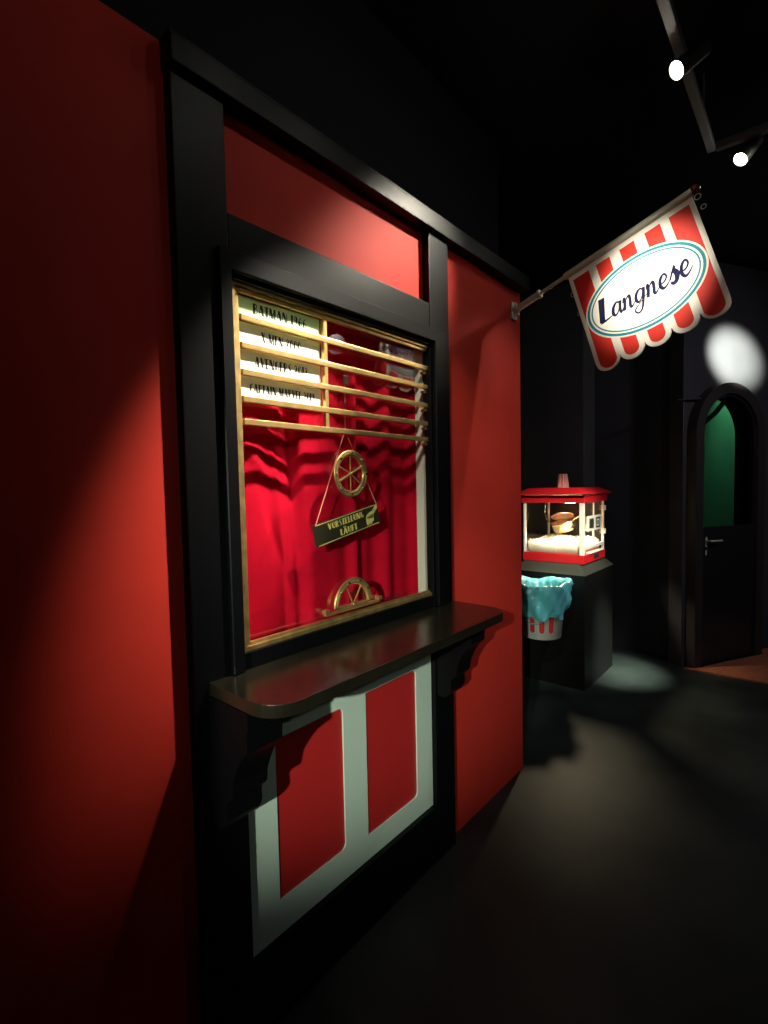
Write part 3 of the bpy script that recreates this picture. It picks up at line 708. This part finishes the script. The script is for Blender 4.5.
# a strut with a thread behind the arch, fixed to the wall
st_ = MB().tube([DF.p(-.20, 2.195, .012), DF.p(-.06, 2.205, .03), DF.p(.30, 2.235, .045)], [.006, .010, .010], 8)
sto = st_.build('wall_strut', 'lamp_body', inv=T(DF.p(.0, 2.2, .0))); sto.location = DF.p(.0, 2.2, .0)
sto.hide_render = False
tag(sto, 'thin dark strut sticking out left of the arched door top', 'strut')
MB().tube([DF.p(-.13, 2.195, .012), DF.p(-.13, 1.95, .012)], .0015, 6).build('thread', 'clear', sto, inv=T(DF.p(.0, 2.2, .0)))
MB().tube([DF.p(.33, 2.20, .02), DF.p(.24, 2.11, .015), DF.p(.10, 2.02, .015)], .020, 8).build('door_closer_arm', 'lamp_body', leaf, inv=dm)
# passage behind the door
struct('wall_passage', MB().prism(rect(1.3, 0, 3.4, H), -1.30, -1.22, DF), 'green_wall')
# pale jamb strip of a neighbouring frame at the picture's right edge
struct('trim_1', MB().prism(rect(1.02, 0, 1.10, 1.30), .0005, .05, DF), 'grey_wall')

mt = [(.385, 4.655), (2.2, 4.66), (2.2, 6.6), tuple((DF.p(.95, 0, .01)).xy), tuple((DF.p(-.09, 0, .09)).xy)]
mt = [(.385, 4.655), (2.4, 4.72), tuple((DF.p(1.55, 0, .60)).xy), tuple((DF.p(1.55, 0, .004)).xy), tuple((DF.p(.79, 0, .004)).xy), tuple((DF.p(.79, 0, .09)).xy), tuple((DF.p(-.08, 0, .09)).xy)]
mo_ = MB().prism([(a-1.0, b-5.2) for a, b in mt], 0.0005, .012, XY).build('door_mat', 'doormat'); mo_.location = (1.0, 5.2, 0)
tag(mo_, 'rust brown carpet mat on the floor before the arched door', 'mat')

# ================================================================== TRACK AND SPOTS
def track(name, p0, p1, label, ends):
    loc = Vector(p0); t = thing(name, label, 'lighting track', loc)
    d = Vector(p1)-loc
    a = d.normalized(); b = Vector((0, 0, 1)); c = a.cross(b)
    mb = MB(); mtx = Matrix((( a.x, c.x, 0, 0), (a.y, c.y, 0, 0), (0, 0, 1, 0), (0, 0, 0, 1)))
    mb.box(0, -.017, 0, d.length, .017, .034, bev=.003, mtx=mtx); mb.build('track_bar', 'track', t)
    for e in ends:
        q = d.normalized()*e; MB().tube([(q.x, q.y, .034), (q.x, q.y, H-loc.z-.001)], .004, 6).build('hanger_rod', 'track', t)
    return t
TZ = 3.12
track('lighting_track', (.780, -.2, TZ), (.780, 2.93, TZ), 'long grey ceiling track running along the red booth wall', (.6, 1.7, 2.9))
track('lighting_track', (.7985, 2.93, TZ), (2.6, 2.965, TZ), 'short grey ceiling track branching off at a right angle', (.5, 1.5))
def spot_fixture(key, label, visible_group='ceiling spotlights on the tracks', lens='lamp', trackz=TZ):
    loc, aim, watts, cone, blend, rad = SPOTS[key]
    loc = Vector(loc); d = (Vector(aim)-loc).normalized()
    q = (-d).to_track_quat('Z', 'Y')
    t = thing('track_spotlight', label, 'spotlight', loc, group=visible_group)
    t.rotation_mode = 'QUATERNION'; t.rotation_quaternion = q
    MB().lathe([(.020, .13), (.026, .125), (.030, .06), (.034, .0), (.034, -.004), (.031, -.004), (.031, .0), (.026, .02)], n=28).build('housing', 'lamp_body', t, smooth=False)
    MB().lathe([(.0295, .001), (.022, -.003), (.008, -.005), (.001, -.005)], n=28).build('lens', lens, t)
    inv = (Matrix.Translation(loc) @ q.to_matrix().to_4x4()).inverted()
    back = loc - d*.07
    MB().tube([back, (back.x, back.y, trackz-.025)], .006, 8).tube([(back.x, back.y, trackz-.026), (back.x, back.y, trackz-.0005)], .014, 10).build('stem', 'lamp_body', t, inv=inv)
    L = bpy.data.lights.new('spot_beam', 'SPOT'); L.energy = watts; L.spot_size = math.radians(cone); L.spot_blend = blend
    L.shadow_soft_size = rad; L.color = (.55, 1.0, .72) if key == 'G' else GREENISH if key in 'CPKLEF' else (.92, .88, 1.0) if key == 'H' else WARM
    lo2 = bpy.data.objects.new('spot_beam', L); COL.objects.link(lo2)
    lo2.parent = t; lo2.location = (0, 0, -.012)
    return t
spot_fixture('A', 'bright ceiling spotlight, the nearer and larger of the two glowing lamps')
spot_fixture('B', 'small glowing ceiling spotlight farther back beside the track corner')
spot_fixture('D', 'ceiling spotlight out of frame aimed at the counter shelf')
spot_fixture('E', 'ceiling spotlight out of frame nearest the camera')
spot_fixture('C', 'ceiling spotlight out of frame right aimed above the arched door')
spot_fixture('P', 'ceiling spotlight on the short track aimed down at the popcorn machine')
spot_fixture('Q', 'ceiling spotlight right of the camera aimed at the front of the popcorn machine', trackz=H)
spot_fixture('F', 'added spotlight on the short track making the light pool right of the plinth')
spot_fixture('W', 'ceiling spotlight out of frame aimed at the film title strips')
spot_fixture('H', 'unseen fill lamp added to the right to lift the dark back area', trackz=H)
spot_fixture('S', 'ceiling spotlight out of frame aimed at the striped flag sign')
spot_fixture('K', 'ceiling spotlight far behind the camera aimed at the panel under the shelf', trackz=H)
spot_fixture('L', 'added fill lamp right of the camera softening shadows on the booth front', trackz=H)
spot_fixture('G', 'ceiling spotlight hidden in the green passage behind the arched door', trackz=H)
